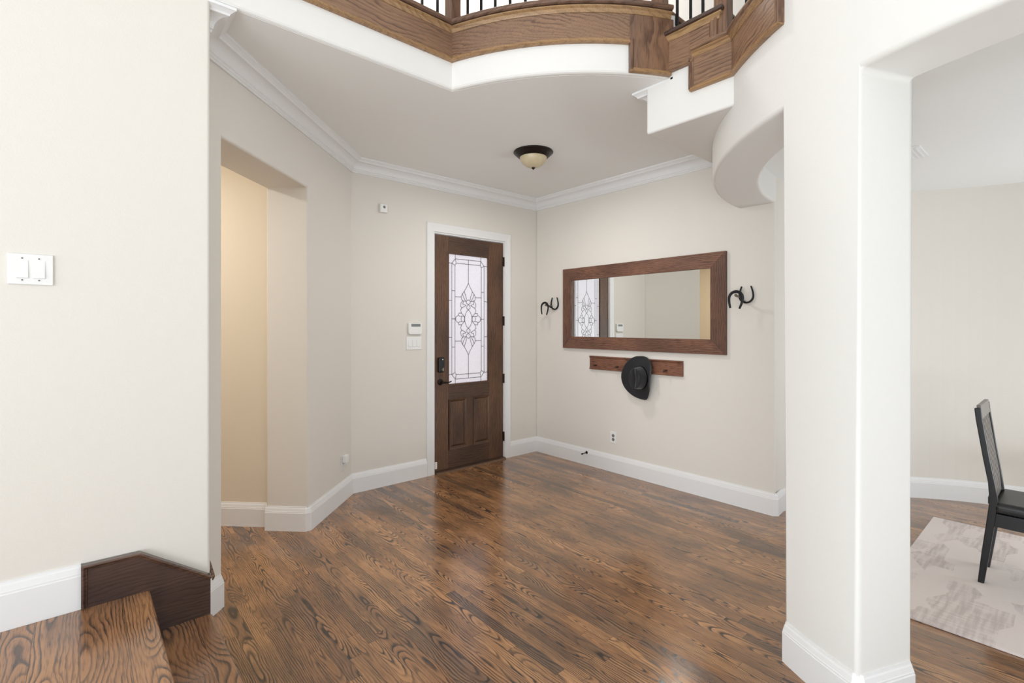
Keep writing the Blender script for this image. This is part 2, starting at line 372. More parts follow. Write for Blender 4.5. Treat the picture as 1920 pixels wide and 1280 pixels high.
# dining room inner wall
def rin(a):
    if a > 87: return 1.885
    if a > 43.3: return 1.795+(a-43.3)/(87-43.3)*0.09
    if a > 20.3: return 1.73+(a-20.3)/23*0.065
    return 1.73
A = [91+(-130-91)*i/74 for i in range(75)]
fi = [rot(a, rin(a)) for a in A]; fo = [rot(a, rin(a)+0.1) for a in A]
cell_wall('wall_dining', fi, fo, [0, 0.6, 2.25, 2.72], lambda i, k: not (k == 1 and -68 < (A[i]+A[i+1])/2 < -20), M_wall, kind=STR)
# white body under the upper stair
MB().prism([(1.0, 2.70), (1.785, 2.70), (1.785, 2.996), (1.63, 2.996), (1.63, 3.20), (1.34, 3.20), (1.34, 3.06), (1.0, 3.06)], 2.68, 4.2, 'X').build('wall_stair', M_void, kind=STR, bevel=0.014, seg=3)
# plaster face of the balcony with a rounded lower edge
fasc = [(-0.14, 2.996), (-0.022, 2.996), (-0.014, 2.9975), (-0.006, 3.003), (-0.001, 3.012), (0, 3.022), (0, 3.38), (-0.14, 3.38)]
sweep('wall_balcony', [(0.452, 2.61)]+bow+[arc(246.3)], fasc, M_void, side=-1, kind=STR)
# upper floor and upper walls
up_pts = [(0.452, 2.62), (1.79, 2.62)]+[arc(a0+(a1-a0)*i/24, AR-0.02) for i in range(1, 25)]+[(3.75, 1.64), (3.75, 4.3), (0.452, 4.3)]
MB().prism(up_pts, 3.30, 3.395).build('floor_upper', M_bandy, kind=STR)
box('wall_upper', 0.40, 3.9, 4.2, 4.3, 3.12, ZU, M_void, kind=STR)
MB().box(3.75, 3.9, -6.5, 4.3, 3.12, ZU).build('wall_upper', M_void, kind=STR)
box('wall_upper', 0.30, 0.44, 2.7, 4.3, 3.12, ZU, M_void, kind=STR)
# walls behind the viewer with their windows
cell_wall('wall_back', [(-5.5, -6.5), (-4.2, -6.5), (2.2, -6.5), (3.3, -6.5)], [(-5.5, -6.65), (-4.2, -6.65), (2.2, -6.65), (3.3, -6.65)],
          [0, 0.2, 2.7, 3.2, 5.4, ZU], lambda i, k: not (i == 1 and k in (1, 3)), M_void, kind=STR)
cell_wall('wall_side', [(-5.5, -6.65), (-5.5, -5.3), (-5.5, 2.45), (-5.5, 2.7)], [(-5.65, -6.65), (-5.65, -5.3), (-5.65, 2.45), (-5.65, 2.7)],
          [0, 0.2, 2.7, 3.2, 5.4, ZU], lambda i, k: not (i == 1 and k in (1, 3)), M_void, kind=STR)
box('wall_side', 2.75, 3.3, -6.6, -1.9, 0, ZU, M_void, kind=STR)
def window(nm, axis, c, a0_, a1_, z0, z1):
    m = MB(); t = 0.05
    def bx(p0, p1, q0, q1):
        if axis == 'Y': m.box(p0, p1, c, c+0.05, q0, q1)
        else: m.box(c, c+0.05, p0, p1, q0, q1)
    bx(a0_, a1_, z0, z0+t); bx(a0_, a1_, z1-t, z1); bx(a0_, a0_+t, z0, z1); bx(a1_-t, a1_, z0, z1)
    k = 3
    for i in range(1, k): x = a0_+(a1_-a0_)*i/k; bx(x-0.025, x+0.025, z0, z1)
    bx(a0_, a1_, (z0+z1)/2-0.012, (z0+z1)/2+0.012)
    m.build(nm, M_trim, kind=STR)
window('window_1', 'Y', -6.54, -4.2, 2.2, 0.2, 2.7); window('window_2', 'Y', -6.54, -4.2, 2.2, 3.2, 5.4)
window('window_3', 'X', -5.54, -5.3, 2.45, 0.2, 2.7); window('window_4', 'X', -5.54, -5.3, 2.45, 3.2, 5.4)

# ------------------------------------------------------------------ baseboards and crown
BB = [(0, 0), (0.019, 0), (0.019, 0.131), (0.0165, 0.135), (0.0165, 0.141), (0.0145, 0.144), (0.010, 0.162), (0.0065, 0.168), (0.005, 0.176), (0, 0.176)]
def BBz(z): return [(n, h+z) for n, h in BB]
def cut(p, a, b, d=0.02):
    p = Vector(p); u = (Vector(a)-p).normalized()*d; v = (Vector(b)-p).normalized()*d
    return [tuple(p+u), tuple(p+v)]
sweep('baseboard_stairs', [(-5.5, 2.61), (0.003, 2.61)], BBz(0.38), M_trim, side=-1, kind=STR)
sweep('baseboard_left', [(0.46, 2.908), (0.576-0.014, 3.024-0.014)]+[(0.576-0.014, 3.024+0.014), (0.36, 3.24)], BB, M_trim, side=-1, kind=STR)
cj = cut((1.258, 3.706), (1.03, 3.934), (1.832, 4.28))
sweep('baseboard_left', [(1.258-s2, 3.706+s2)]+cj+[(1.832, 4.28), (2.602, 4.28)], BB, M_trim, side=-1, kind=STR)
sweep('baseboard_hall', [(-0.4, 5.45), (1.07, 3.98)], BB, M_trim, side=-1, kind=STR)
ce = cut((4.13, 1.57), (4.13, 2), rot(85, 1.87), 0.018)
sweep('baseboard_right', [(3.70, 4.28), (4.13, 4.28)]+ce+[rot(a, rin(a)) for a in [88-i*3 for i in range(46)]], BB, M_trim, side=-1, kind=STR)
col_path = [rot(147.2+(157-147.2)*i/6, RO) for i in range(7)]+[rot(157-(157-147.2)*i/6, RI) for i in range(7)]
cp = []
for i, p in enumerate(col_path):
    if i in (0, 6, 7, 13): cp += cut(p, col_path[i-1], col_path[(i+1) % 14], 0.022)
    else: cp.append(p)
sweep('baseboard_column', cp, BB, M_trim, side=-1, closed=True, kind=STR)
sweep('baseboard_round', [rot(192, RI), rot(192, RO)]+[rot(a, RO) for a in range(195, 231, 3)], BB, M_trim, side=1, kind=STR)

CR = [(0, -0.120), (0.010, -0.120), (0.0125, -0.115), (0.012, -0.109), (0.017, -0.106), (0.020, -0.100), (0.019, -0.094), (0.024, -0.091)]
for i in range(1, 8):
    a = PI/2*i/8; CR.append((0.024+0.052*(1-math.cos(a)), -0.091+0.056*math.sin(a)))
CR += [(0.076, -0.035), (0.080, -0.034), (0.084, -0.026), (0.094, -0.018), (0.099, -0.015), (0.105, -0.012), (0.105, 0), (0, 0)]
CR = [(n, h+ZC) for n, h in CR]
sweep('trim_1', [(0.30, 2.715), (0.452, 2.715), (0.452, 2.898), (1.832, 4.28), (4.13, 4.28), (4.13, 1.785), (2.785, 1.785), (2.785, 1.60)], CR, M_trim, side=-1, kind=STR)

# ------------------------------------------------------------------ front door
CAS = [(0, 0), (0.088, 0), (0.088, 0.014), (0.082, 0.020), (0.060, 0.019), (0.050, 0.016), (0.018, 0.013), (0.008, 0.016), (0.0, 0.014)]
sweep('trim_2', [(2.692, 0.0), (2.692, 2.452), (3.622, 2.452), (3.622, 0.0)], CAS, M_trim, side=1, mapf=lambda a, b, h: (a, 4.28-h, b), kind=STR)
MB().box(2.66, 2.70, 4.28, 4.44, 0, 2.47).box(3.617, 3.66, 4.28, 4.44, 0, 2.47).box(2.70, 3.617, 4.28, 4.44, 2.437, 2.47).build('trim_3', M_trim, kind=STR)
D = empty('door_1', (3.16, 4.30, 0), kind=STR)
def P(o):   # keep world placement of parts under an empty
    o.matrix_parent_inverse = Matrix.Translation(-o.parent.location); return o
FY = 4.288
gx0, gx1, gz0, gz1 = 2.873, 3.400, 0.885, 2.259
px = [(2.895, 3.098), (3.205, 3.410)]; pz0, pz1 = 0.225, 0.722
P(MB().box(2.705, gx0, FY, FY+0.045, 0.022, 2.43).box(gx1+0.008, 3.612, FY, FY+0.045, 0.022, 2.43).build('door_stile', M_door, D, bevel=0.002))
P(MB().box(gx0, gx1+0.008, FY, FY+0.045, gz1, 2.43).box(gx0, gx1+0.008, FY, FY+0.045, pz1+0.012, gz0).box(gx0, gx1+0.008, FY, FY+0.045, 0.022, pz0-0.012).build('door_rail', M_doorh, D, bevel=0.002))
P(MB().box(px[0][1]+0.012, px[1][0]-0.012, FY, FY+0.045, pz0-0.012, pz1+0.012).build('door_mullion', M_door, D, bevel=0.002))
for a, b in px:
    m = MB(); r = [(a-0.012, pz0-0.012), (b+0.012, pz0-0.012), (b+0.012, pz1+0.012), (a-0.012, pz1+0.012)]
    sweep_mb(r, [(0, 0), (0, 0.004), (0.012, 0.001), (0.024, -0.012), (0.027, -0.012), (0.027, -0.02)], 1, lambda x, z, h: (x, FY-h, z), True, m)
    def fr(i, y): return [(a+i, y, pz0+i), (b-i, y, pz0+i), (b-i, y, pz1-i), (a+i, y, pz1-i)]
    m.add(fr(0.012, FY+0.014)+fr(0.034, FY+0.002), [(0, 1, 5, 4), (1, 2, 6, 5), (2, 3, 7, 6), (3, 0, 4, 7), (4, 5, 6, 7)])
    m.box(a-0.02, b+0.02, FY+0.022, FY+0.040, pz0-0.02, pz1+0.02)
    P(m.build('door_panel', M_door, D))
gl = P(box('glass_pane', gx0, gx1+0.008, FY+0.018, FY+0.026, gz0, gz1, M_glass, D))
m = MB(); sweep_mb([(gx0, gz0), (gx1+0.008, gz0), (gx1+0.008, gz1), (gx0, gz1)], [(-0.001, 0.002), (0.006, 0.002), (0.012, -0.008), (0.012, -0.018), (-0.001, -0.018)], 1, lambda x, z, h: (x, FY-h, z), True, m)
P(m.build('glazing_bead', M_door, D))
# leaded pattern, traced as a quarter and mirrored; x,y in units of the pane (x from the middle line, y from the middle row)
GW, GH = gx1+0.008-gx0, gz1-gz0; gmx, gmz = (gx0+gx1+0.008)/2, (gz0+gz1)/2
quart = [
 [(0, 0.460), (0.315, 0.460), (0.40, 0.424), (0.40, 0.0)], [(0, 0.427), (0.295, 0.427), (0.325, 0.410), (0.325, 0.0)],
 [(0.315, 0.460), (0.315, 0.5)], [(0.40, 0.424), (0.5, 0.424)], [(0.315, 0.460), (0.295, 0.427)], [(0.40, 0.424), (0.325, 0.410)],
 [(0, 0.46), (0, 0.28)], [(0.40, 0.14), (0.5, 0.14)], [(0.325, 0.215), (0.40, 0.215)], [(0.175, 0.17), (0.325, 0.17)], [(0.30, 0.0), (0.40, 0.0)],
 [(0, 0.28), (0.04, 0.25), (0.10, 0.215), (0.145, 0.195), (0.175, 0.172), (0.165, 0.15), (0.13, 0.142)],
 [(0.10, 0.215), (0.06, 0.175), (0.045, 0.15)], [(0.145, 0.195), (0.12, 0.17), (0.07, 0.14)], [(0.0, 0.15), (0.045, 0.142), (0.05, 0.125), (0.0, 0.112)],
 [(0.13, 0.142), (0.18, 0.125), (0.19, 0.10), (0.16, 0.085), (0.19, 0.07), (0.165, 0.045), (0.10, 0.02), (0.095, 0.0)],
 [(0.05, 0.135), (0.12, 0.14), (0.135, 0.115), (0.06, 0.108)], [(0.16, 0.085), (0.06, 0.105)], [(0, 0.112), (0.04, 0.10), (0.045, 0.085), (0.0, 0.072)],
 [(0, 0.072), (0.05, 0.055), (0.085, 0.02), (0.09, 0.0)], [(0.165, 0.045), (0.23, 0.045), (0.24, 0.03), (0.30, 0.015), (0.31, 0.0)],
 [(0.10, 0.02), (0.16, 0.022), (0.21, 0.02), (0.24, 0.03)], [(0.16, 0.022), (0.18, 0.0)]]
m = MB()
for pl in quart:
    for sx in (1, -1):
        for sz in (1, -1):
            if sx < 0 and all(abs(p[0]) < 1e-6 for p in pl): continue
            if sz < 0 and all(abs(p[1]) < 1e-6 for p in pl): continue
            pts = [(gmx+sx*p[0]*GW, gmz+sz*p[1]*GH) for p in pl]
            sweep_mb(pts, [(-0.0022, 0.001), (0.0022, 0.001), (0.0022, -0.003), (-0.0022, -0.003)], 1, lambda x, z, h: (x, FY+0.018-h, z), False, m)
came = m.build('lead_came', M_lead, gl)
for z in (2.225, 1.555, 0.905, 0.25):
    m = MB().box(3.606, 3.622, FY-0.004, FY, z-0.052, z+0.052).tube([(3.617, FY-0.008, z-0.052), (3.617, FY-0.008, z+0.052)], 0.009, 10)
    P(m.build('hinge', M_bronze, D))
lk = P(box('keypad_deadbolt', 2.738, 2.808, FY-0.035, FY, 1.025, 1.178, M_black, D, bevel=0.012, seg=3))
tt_ = MB().lathe([(0, -0.010), (0.013, -0.010), (0.015, 0)], (2.776, FY-0.035, 1.055), 20, 'Y').box(2.771, 2.781, FY-0.055, FY-0.035, 1.038, 1.072).build('thumb_turn', M_nickel, lk)
li = MB().lathe([(0, -0.002), (0.006, -0.002), (0.006, 0)], (2.781, FY-0.035, 1.157), 16, 'Y').build('status_light', M_plastic, lk)
m = MB().lathe([(0, -0.014), (0.024, -0.014), (0.031, -0.006), (0.033, 0)], (2.773, FY, 0.925), 28, 'Y')
m.tube([(2.773, FY-0.01, 0.925), (2.773, FY-0.05, 0.925)], 0.011, 12)
m.tube([(2.765, FY-0.05, 0.925), (2.79, FY-0.052, 0.924), (2.82, FY-0.052, 0.919), (2.85, FY-0.05, 0.921), (2.878, FY-0.047, 0.930)], [0.012, 0.010, 0.008, 0.007, 0.006], 12)
P(m.build('lever_handle', M_bronze, D, smooth=True))
P(MB().prism([(4.235, 0.0), (4.243, 0.014), (4.265, 0.019), (4.34, 0.021), (4.34, 0.0)], 2.70, 3.617, 'X').build('threshold', M_thresh, D))
tag(box('door_sensor', 2.704, 2.728, FY-0.014, FY-0.001, 0.048, 0.118, M_plastic, bevel=0.003), 'small white plastic sensor on the bottom left corner of the front door', 'sensor')
# porch outside
box('porch_slab', 1.5, 5.0, 4.47, 8.5, -0.15, -0.02, plain('porch_concrete', (190, 186, 180), 0.9, var=0.1), kind=STR)

# ------------------------------------------------------------------ lower stairs
S = empty('staircase', (-1.0, 2.0, 0), 'polished oak stairs with two visible treads rising along the left white wall', 'stairs')
def nosed(x1, z, x0=-5.4, y0=1.2, y1=2.59, t=0.032):
    r = t/2; pts = [(x0, z-t), (x1-r, z-t)]+[(x1-r+r*math.sin(PI*i/8), z-r-r*math.cos(PI*i/8)) for i in range(1, 8)]+[(x1-r, z), (x0, z)]
    return MB().prism(pts, y0, y1, 'Y')
P(nosed(0.226, 0.38).build('tread', M_tread, S))
P(nosed(0.455, 0.195, 0.19).build('tread', M_tread, S))
P(box('riser', 0.17, 0.192, 1.2, 2.59, 0.195, 0.348, M_skirt, S)); P(box('riser', 0.40, 0.422, 1.2, 2.59, 0.0, 0.163, M_skirt, S))
sk = P(MB().prism([(0.003, 0.375), (0.003, 0.553), (0.189, 0.551), (0.446, 0.370), (0.446, 0.0), (0.19, 0.0), (0.19, 0.375)], 2.588, 2.609, 'Y').build('skirt_board', M_skirt, S))
cap = sweep('cap_molding', [(0.003, 0.385), (0.003, 0.553), (0.189, 0.551), (0.452, 0.368)], [(0, 0), (0, 0.010), (-0.006, 0.014), (-0.010, 0.012), (-0.014, 0.006), (-0.018, 0.005), (-0.021, 0)], M_skirt, sk, side=1,
            mapf=lambda a, b, h: (a, 2.588-h, b)); cap
cap = sweep('cap_molding', [(2.575, 0.366), (2.70, 0.40)], [(0, 0), (0, 0.010), (-0.014, 0.006), (-0.021, 0)], M_skirt, sk, side=1, mapf=lambda a, b, h: (0.452+h, a, b)); cap

# ------------------------------------------------------------------ balcony woodwork and upper stair
B = empty('balcony_edge', (1.78, 2.6, 3.17), 'stained oak band with moldings along the straight and bowed upper balcony edge', 'balcony trim')
ad = 236.5
full = [(0.452, 2.61)]+bow
drop = [arc(ad-0.12+(a1-ad+0.12)*i/6) for i in range(7)]
P(sweep('band_board', [(0.452, 2.61), (1.777, 2.61)], [(0, 3.172), (0.018, 3.172), (0.018, 3.365), (0, 3.365)], M_band, B, side=-1))
P(sweep('band_board', bow, [(0, 3.172), (0.018, 3.172), (0.018, 3.365), (0, 3.365)], M_bandy, B, side=-1))
P(sweep('drop_board', drop, [(0, 3.005), (0.019, 3.005), (0.019, 3.355), (0, 3.355)], M_bandz, B, side=-1))
bt = lambda z: [(0.0, z), (0.024, z), (0.030, z+0.006), (0.030, z+0.012), (0.025, z+0.016), (0.025, z+0.022), (0.018, z+0.028), (0, z+0.028)]
bot = [(0.452, 2.61)]+[arc(a0+(ad-a0)*i/20) for i in range(21)]
P(sweep('lower_molding', bot, bt(3.165), M_mold, B, side=-1))
P(sweep('lower_molding', drop, bt(3.0), M_mold, B, side=-1))
dj = arc(ad, AR); dn = (math.cos(math.radians(ad)), math.sin(math.radians(ad))); dt = (-dn[1], dn[0])
def q2(n, s_, z): return (dj[0]+dn[0]*n+dt[0]*s_, dj[1]+dn[1]*n+dt[1]*s_, z)
P(MB().add([q2(n, s_, z) for z in (3.008, 3.19) for n, s_ in ((0, -0.004), (0.03, -0.004), (0.03, 0.01), (0.019, 0.024), (0, 0.024))],
  [(4, 3, 2, 1, 0), (5, 6, 7, 8, 9)]+[(i, (i+1) % 5, 5+(i+1) % 5, 5+i) for i in range(5)]).build('lower_molding', M_bandz, B))
P(sweep('upper_molding', full, [(0, 3.338), (0.022, 3.338), (0.026, 3.345), (0.030, 3.358), (0.040, 3.366), (0.040, 3.374), (0, 3.374)], M_mold, B, side=-1))
nose = [(-0.2, 3.378), (0.046, 3.378), (0.054, 3.384), (0.056, 3.394), (0.054, 3.404), (0.046, 3.410), (-0.2, 3.410)]
ends = [(2.682, 1.63), (3.74, 1.63)]
P(sweep('nosing', full, nose, M_band, B, side=-1))
P(sweep('nosing', [(2.64, 1.665), (3.74, 1.665)], [(-0.05, 3.378), (0.046, 3.378), (0.056, 3.394), (0.046, 3.410), (-0.05, 3.410)], M_band, B, side=-1))
P(sweep('upper_molding', [(2.66, 1.665), (3.74, 1.665)], [(0, 3.338), (0.022, 3.338), (0.030, 3.358), (0.040, 3.374), (0, 3.374)], M_skirt, B, side=-1))

U = empty('upper_stair', (2.7, 1.45, 2.86), 'short flight of stained oak stairs stepping down from the balcony along the round wall', 'stairs')
P(box('stringer_board', 2.661, 2.681, 1.482, 1.668, 3.028, 3.215, M_bandy, U))
P(box('stringer_board', 2.6611, 2.681, 1.32, 1.4819, 2.99, 3.215, M_bandy, U))
pan = [(2.68, 1.481), (2.68, 1.226)]+[rot(a, RO) for a in (136.5, 138, 139.5, 141, 142.5, 144, 145.5, 147.3)]
P(sweep('stringer_board', pan, [(0, 2.865), (0.020, 2.865), (0.020, 3.055), (0, 3.055)], M_bandy, U, side=-1))
P(sweep('lower_molding', pan, bt(2.858), M_mold, U, side=-1))
P(sweep('lower_molding', [(2.68, 1.655), (2.68, 1.455)], bt(3.02), M_bandy, U, side=-1))
up_t = [(2.68, 1.482), (2.650, 1.482), (2.650, 1.474), (2.658, 1.468), (2.652, 1.462), (2.661, 1.452), (2.68, 1.452)]
P(MB().prism(up_t, 2.866, 3.046).build('side_molding', M_bandz, U))
P(MB().prism([(2.68, 1.315), (2.652, 1.315), (2.652, 1.330), (2.657, 1.336), (2.653, 1.350), (2.661, 1.362), (2.68, 1.362)], 3.10, 3.215).build('side_molding', M_bandz, U))
P(MB().box(2.665, 3.70, 1.315, 1.335, 3.10, 3.235).build('riser', M_skirt, U))
P(MB().box(2.69, 3.70, 1.625, 1.645, 3.25, 3.34).build('riser', M_trim, U))
P(MB().prism([(2.652, 1.66), (2.652, 1.625), (2.665, 1.612), (2.69, 1.60), (2.71, 1.66)], 3.235, 3.34).build('corner_post', M_bandz, U))
# white riser block seen between balcony and first tread
tn = lambda z: [(-0.03, z-0.030), (0.040, z-0.030), (0.048, z-0.024), (0.050, z-0.015), (0.048, z-0.006), (0.040, z), (-0.03, z)]
sc_ = lambda z: [(0, z-0.062), (0.022, z-0.062), (0.026, z-0.054), (0.032, z-0.044), (0.040, z-0.036), (0.040, z-0.031), (0, z-0.031)]
p1 = [(2.68, 1.69), (2.68, 1.325), (3.70, 1.325)]
P(sweep('nosing', p1, tn(3.262), M_skirt, U, side=-1)); P(sweep('scotia', p1, sc_(3.262), M_mold, U, side=-1))
P(MB().box(2.70, 3.70, 1.34, 1.66, 3.232, 3.261).build('tread', M_band, U))
p2 = [(2.68, 1.462), (2.68, 1.226)]+[rot(a, RO) for a in (136.5, 138, 139.5, 141, 142.5, 144, 145.5, 147, 149)]
P(sweep('nosing', p2, tn(3.105), M_bandy, U, side=-1)); P(sweep('scotia', p2, sc_(3.105), M_mold, U, side=-1))
P(MB().prism([(2.70, 1.33), (2.70, 1.21)]+[rot(a, RO-0.02) for a in (138, 141, 144, 147)]+[(3.70, 0.60), (3.70, 1.33)], 3.075, 3.104).build('tread', M_band, U))
def rp(a, r, z): x, y = rot(a, r); return (x, y, z)
P(MB().add([rp(a, r, z) for z in (2.866, 3.6) for a, r in ((146.3, RO), (146.3, RO+0.022), (146.6, RO+0.030), (146.9, RO+0.024), (147.1, RO+0.030), (147.35, RO+0.028), (147.35, RO))],
  [(6, 5, 4, 3, 2, 1, 0), (7, 8, 9, 10, 11, 12, 13)]+[(i, (i+1) % 7, 7+(i+1) % 7, 7+i) for i in range(7)]).build('side_molding', M_bandz, U))

# railing: newel posts, iron balusters, handrail
R_ = empty('balcony_railing', (1.83, 2.68, 3.41), 'balcony railing with square oak newel posts, black iron balusters and oak handrail', 'railing')
for x, y, z in ((1.83, 2.68, 3.405), (2.70, 1.70, 3.405), (2.70, 1.30, 3.10), (0.50, 2.66, 3.405)):
    P(MB().box(x-0.0375, x+0.0375, y-0.0375, y+0.0375, z, 4.5).box(x-0.05, x+0.05, y-0.05, y+0.05, 4.5, 4.54).build('newel_post', M_bandz, R_, bevel=0.003))
bal = [(1.83-0.13-0.1115*i, 2.66, 3.405) for i in range(9)]+[(*arc(202.9+3.25*i, 1.70), 3.405) for i in range(12)]+[(2.73, 1.599, 3.26), (2.73, 1.512, 3.26), (2.73, 1.435, 3.26), (*rot(135.84, 2.11), 3.10), (*rot(139, 2.11), 3.10), (*rot(142.2, 2.11), 3.10)]
for x, y, z in bal:
    P(MB().box(x-0.0065, x+0.0065, y-0.0065, y+0.0065, z, 4.36).box(x-0.011, x+0.011, y-0.011, y+0.011, z, z+0.016).build('baluster', M_iron, R_))
hr = [(-0.03, 4.36), (0.03, 4.36), (0.034, 4.38), (0.026, 4.42), (-0.026, 4.42), (-0.034, 4.38)]
P(sweep('handrail', [(0.50, 2.66), (1.80, 2.66)], hr, M_band, R_)); P(sweep('handrail', [arc(202+3.2*i, 1.70) for i in range(14)]+[(2.70, 1.68)], hr, M_band, R_))
P(sweep('handrail', [(2.70, 1.68), (2.70, 1.30), (2.62, 1.0)], hr, M_band, R_))

# ------------------------------------------------------------------ mirror on the right wall
MX = 4.13
Mi = empty('wall_mirror', (MX, 2.887, 1.69), 'wide rectangular mirror in a rustic brown wood frame on the right wall', 'mirror')
y0, y1, z0, z1 = 1.953, 3.822, 1.252, 2.133; iy0, iy1, iz0, iz1 = 2.090, 3.700, 1.382, 1.998
def mit(pts): return MB().prism(pts, MX-0.030, MX-0.002, 'X')
P(mit([(y0, z1), (y1, z1), (iy1, iz1), (iy0, iz1)]).build('frame_rail', M_frame, Mi, bevel=0.002)); P(mit([(y0, z0), (y1, z0), (iy1, iz0), (iy0, iz0)]).build('frame_rail', M_frame, Mi, bevel=0.002))
P(mit([(y0, z0), (y0, z1), (iy0, iz1), (iy0, iz0)]).build('frame_stile', M_framev, Mi, bevel=0.002)); P(mit([(y1, z0), (y1, z1), (iy1, iz1), (iy1, iz0)]).build('frame_stile', M_framev, Mi, bevel=0.002))
P(box('mirror_glass', MX-0.018, MX-0.006, iy0-0.01, iy1+0.01, iz0-0.01, iz1+0.01, M_mirror, Mi))

# coat rack with pegs
K = empty('coat_rack', (MX, 2.9, 1.11), 'narrow distressed wooden peg rack under the mirror', 'coat rack')
kp = [(0.0, 1.038), (0.020, 1.038), (0.022, 1.044), (0.020, 1.050), (0.014, 1.055), (0.014, 1.158), (0.020, 1.164), (0.024, 1.174), (0.022, 1.180), (0.0, 1.180)]
P(MB().prism([(MX-0.001-a, b) for a, b in kp], 2.357, 3.442, 'Y').build('back_board', M_rack, K))
M_peg = plain('dark_peg_wood', (70, 44, 34), 0.4)
for y in (3.352, 3.072, 2.780, 2.520):
    P(MB().tube([(MX-0.014, y, 1.084), (MX-0.045, y, 1.080), (MX-0.062, y, 1.083), (MX-0.070, y, 1.085)], [0.008, 0.007, 0.011, 0.005], 12).build('peg', M_peg, K, smooth=True))

# cowboy hat hung on the rack, crown towards the room
H_ = empty('cowboy_hat', (MX-0.06, 2.80, 1.0), 'black felt cowboy hat hanging on the wooden peg rack', 'hat')
out = {0: (-0.02, 0.205)}
# brim outline (dy to the left of the picture positive, dz) about the crown centre, clockwise from the top
OL = [(0.0, 0.207), (0.060, 0.200), (0.115, 0.170), (0.155, 0.125), (0.180, 0.07), (0.190, 0.01), (0.185, -0.05), (0.165, -0.105), (0.130, -0.150), (0.085, -0.183), (0.035, -0.203), (-0.020, -0.212),
      (-0.062, -0.210), (-0.082, -0.185), (-0.105, -0.13), (-0.125, -0.07), (-0.140, -0.01), (-0.148, 0.05), (-0.142, 0.11), (-0.118, 0.16), (-0.075, 0.195), (-0.035, 0.206)]
hy, hz, hx = 2.772, 1.000, MX-0.066
N = 88; m_out = []
def cat(P_, t):
    n = len(P_); i = int(t*n) % n; f = t*n-int(t*n); p0, p1, p2, p3 = P_[i-1], P_[i], P_[(i+1) % n], P_[(i+2) % n]
    return tuple(0.5*((2*p1[k])+(-p0[k]+p2[k])*f+(2*p0[k]-5*p1[k]+4*p2[k]-p3[k])*f*f+(-p0[k]+3*p1[k]-3*p2[k]+p3[k])*f**3) for k in (0, 1))
cw, ch = 0.075, 0.110
def ring_brim(s):
    r = []
    for i in range(N):
        oy, oz = cat(OL, i/N); oy += 0.012; a = math.atan2(oz, oy); iy, iz = cw*math.cos(a), ch*math.sin(a)-0.002
        y = iy+(oy-iy)*s; z = iz+(oz-iz)*s
        curl = 0.050*abs(math.cos(a))**2*s**2.2-0.012*s*abs(math.sin(a))
        r.append((hx+0.026-0.012-curl*0.9, hy+y, hz+z))
    return r
def rings_mesh(rs, cap0=False, cap1=False):
    vs = [p for r in rs for p in r]; n = len(rs[0])
    fs = [(i*n+k, i*n+(k+1) % n, (i+1)*n+(k+1) % n, (i+1)*n+k) for i in range(len(rs)-1) for k in range(n)]
    if cap0: fs.append(tuple(range(n)))
    if cap1: fs.append(tuple((len(rs)-1)*n+k for k in range(n))[::-1])
    return MB().add(vs, fs)
br = rings_mesh([ring_brim(s) for s in [i/10 for i in range(11)]]).build('brim', M_felt, H_, smooth=True); P(br)
so = br.modifiers.new('solid', 'SOLIDIFY'); so.thickness = 0.004; so.offset = 0
rs = []
for j in range(15):
    s = j/14; rr = []
    h = 0.115*math.sin(min(1, s*1.5)*PI/2) if s < 0.67 else 0.115
    k = 1-0.16*min(1, s/0.67) if s < 0.67 else 0.84*(1-(s-0.67)/0.33)
    k = max(k, 0.02)
    for i in range(N):
        a = 2*PI*i/N; y = cw*k*math.cos(a); z = ch*k*math.sin(a)
        top = max(0, (s-0.45)/0.55)
        crease = 0.030*math.exp(-((y-0.004)/0.012)**2)*top*(1 if z > -0.07 else 0.6)
        pinch = (0.018*math.exp(-((y-0.045)/0.018)**2-((z-0.03)/0.05)**2)+0.018*math.exp(-((y+0.040)/0.018)**2-((z-0.03)/0.05)**2))*top
        tilt = -0.16*z*top*0.5
        rr.append((hx+0.014-h+crease+pinch+tilt, hy+y, hz+z-0.002))
    rs.append(rr)
P(rings_mesh(rs, False, True).build('crown', M_felt, H_, smooth=True))
bd = []
for h_, k_ in ((0.0, 1.02), (0.0, 1.035), (0.022, 1.005), (0.022, 0.985)):
    bd.append([(hx+0.012-h_, hy+cw*k_*math.cos(2*PI*i/N), hz+ch*k_*math.sin(2*PI*i/N)-0.002) for i in range(N)])
P(rings_mesh(bd).build('hat_band', plain('black_hat_band', (14, 14, 16), 0.5), H_, smooth=True))

# horseshoe hooks
def horseshoe(m, x, y, z, w_, h_, down, tilt=0.0, r=0.0066):
    pts = []; R0 = w_/2
    for i in range(29):
        s_ = -1+2*i/28                                  # -1 and 1 are the heels, 0 the toe
        a = PI*(0.5+abs(s_)*0.5)                        # quarter turn from the toe to the widest point, then the branches close in
        if abs(s_) < 0.55:
            q_ = abs(s_)/0.55*PI/2; py, pz = R0*math.sin(q_), -R0*math.cos(q_)
        else:
            q_ = (abs(s_)-0.55)/0.45; py, pz = R0*(1-0.34*q_**1.7), (h_-R0)*q_
        py *= 1 if s_ > 0 else -1
        pz -= (h_-R0)/2-R0/2
        if down > 0: pz = -pz
        ct, st = math.cos(tilt), math.sin(tilt)
        pts.append((x, y+py*ct-pz*st, z+py*st+pz*ct))
    m.tube(pts, [r*(0.8+0.35*math.sin(PI*i/28)) for i in range(29)], 10, flat=1.6)
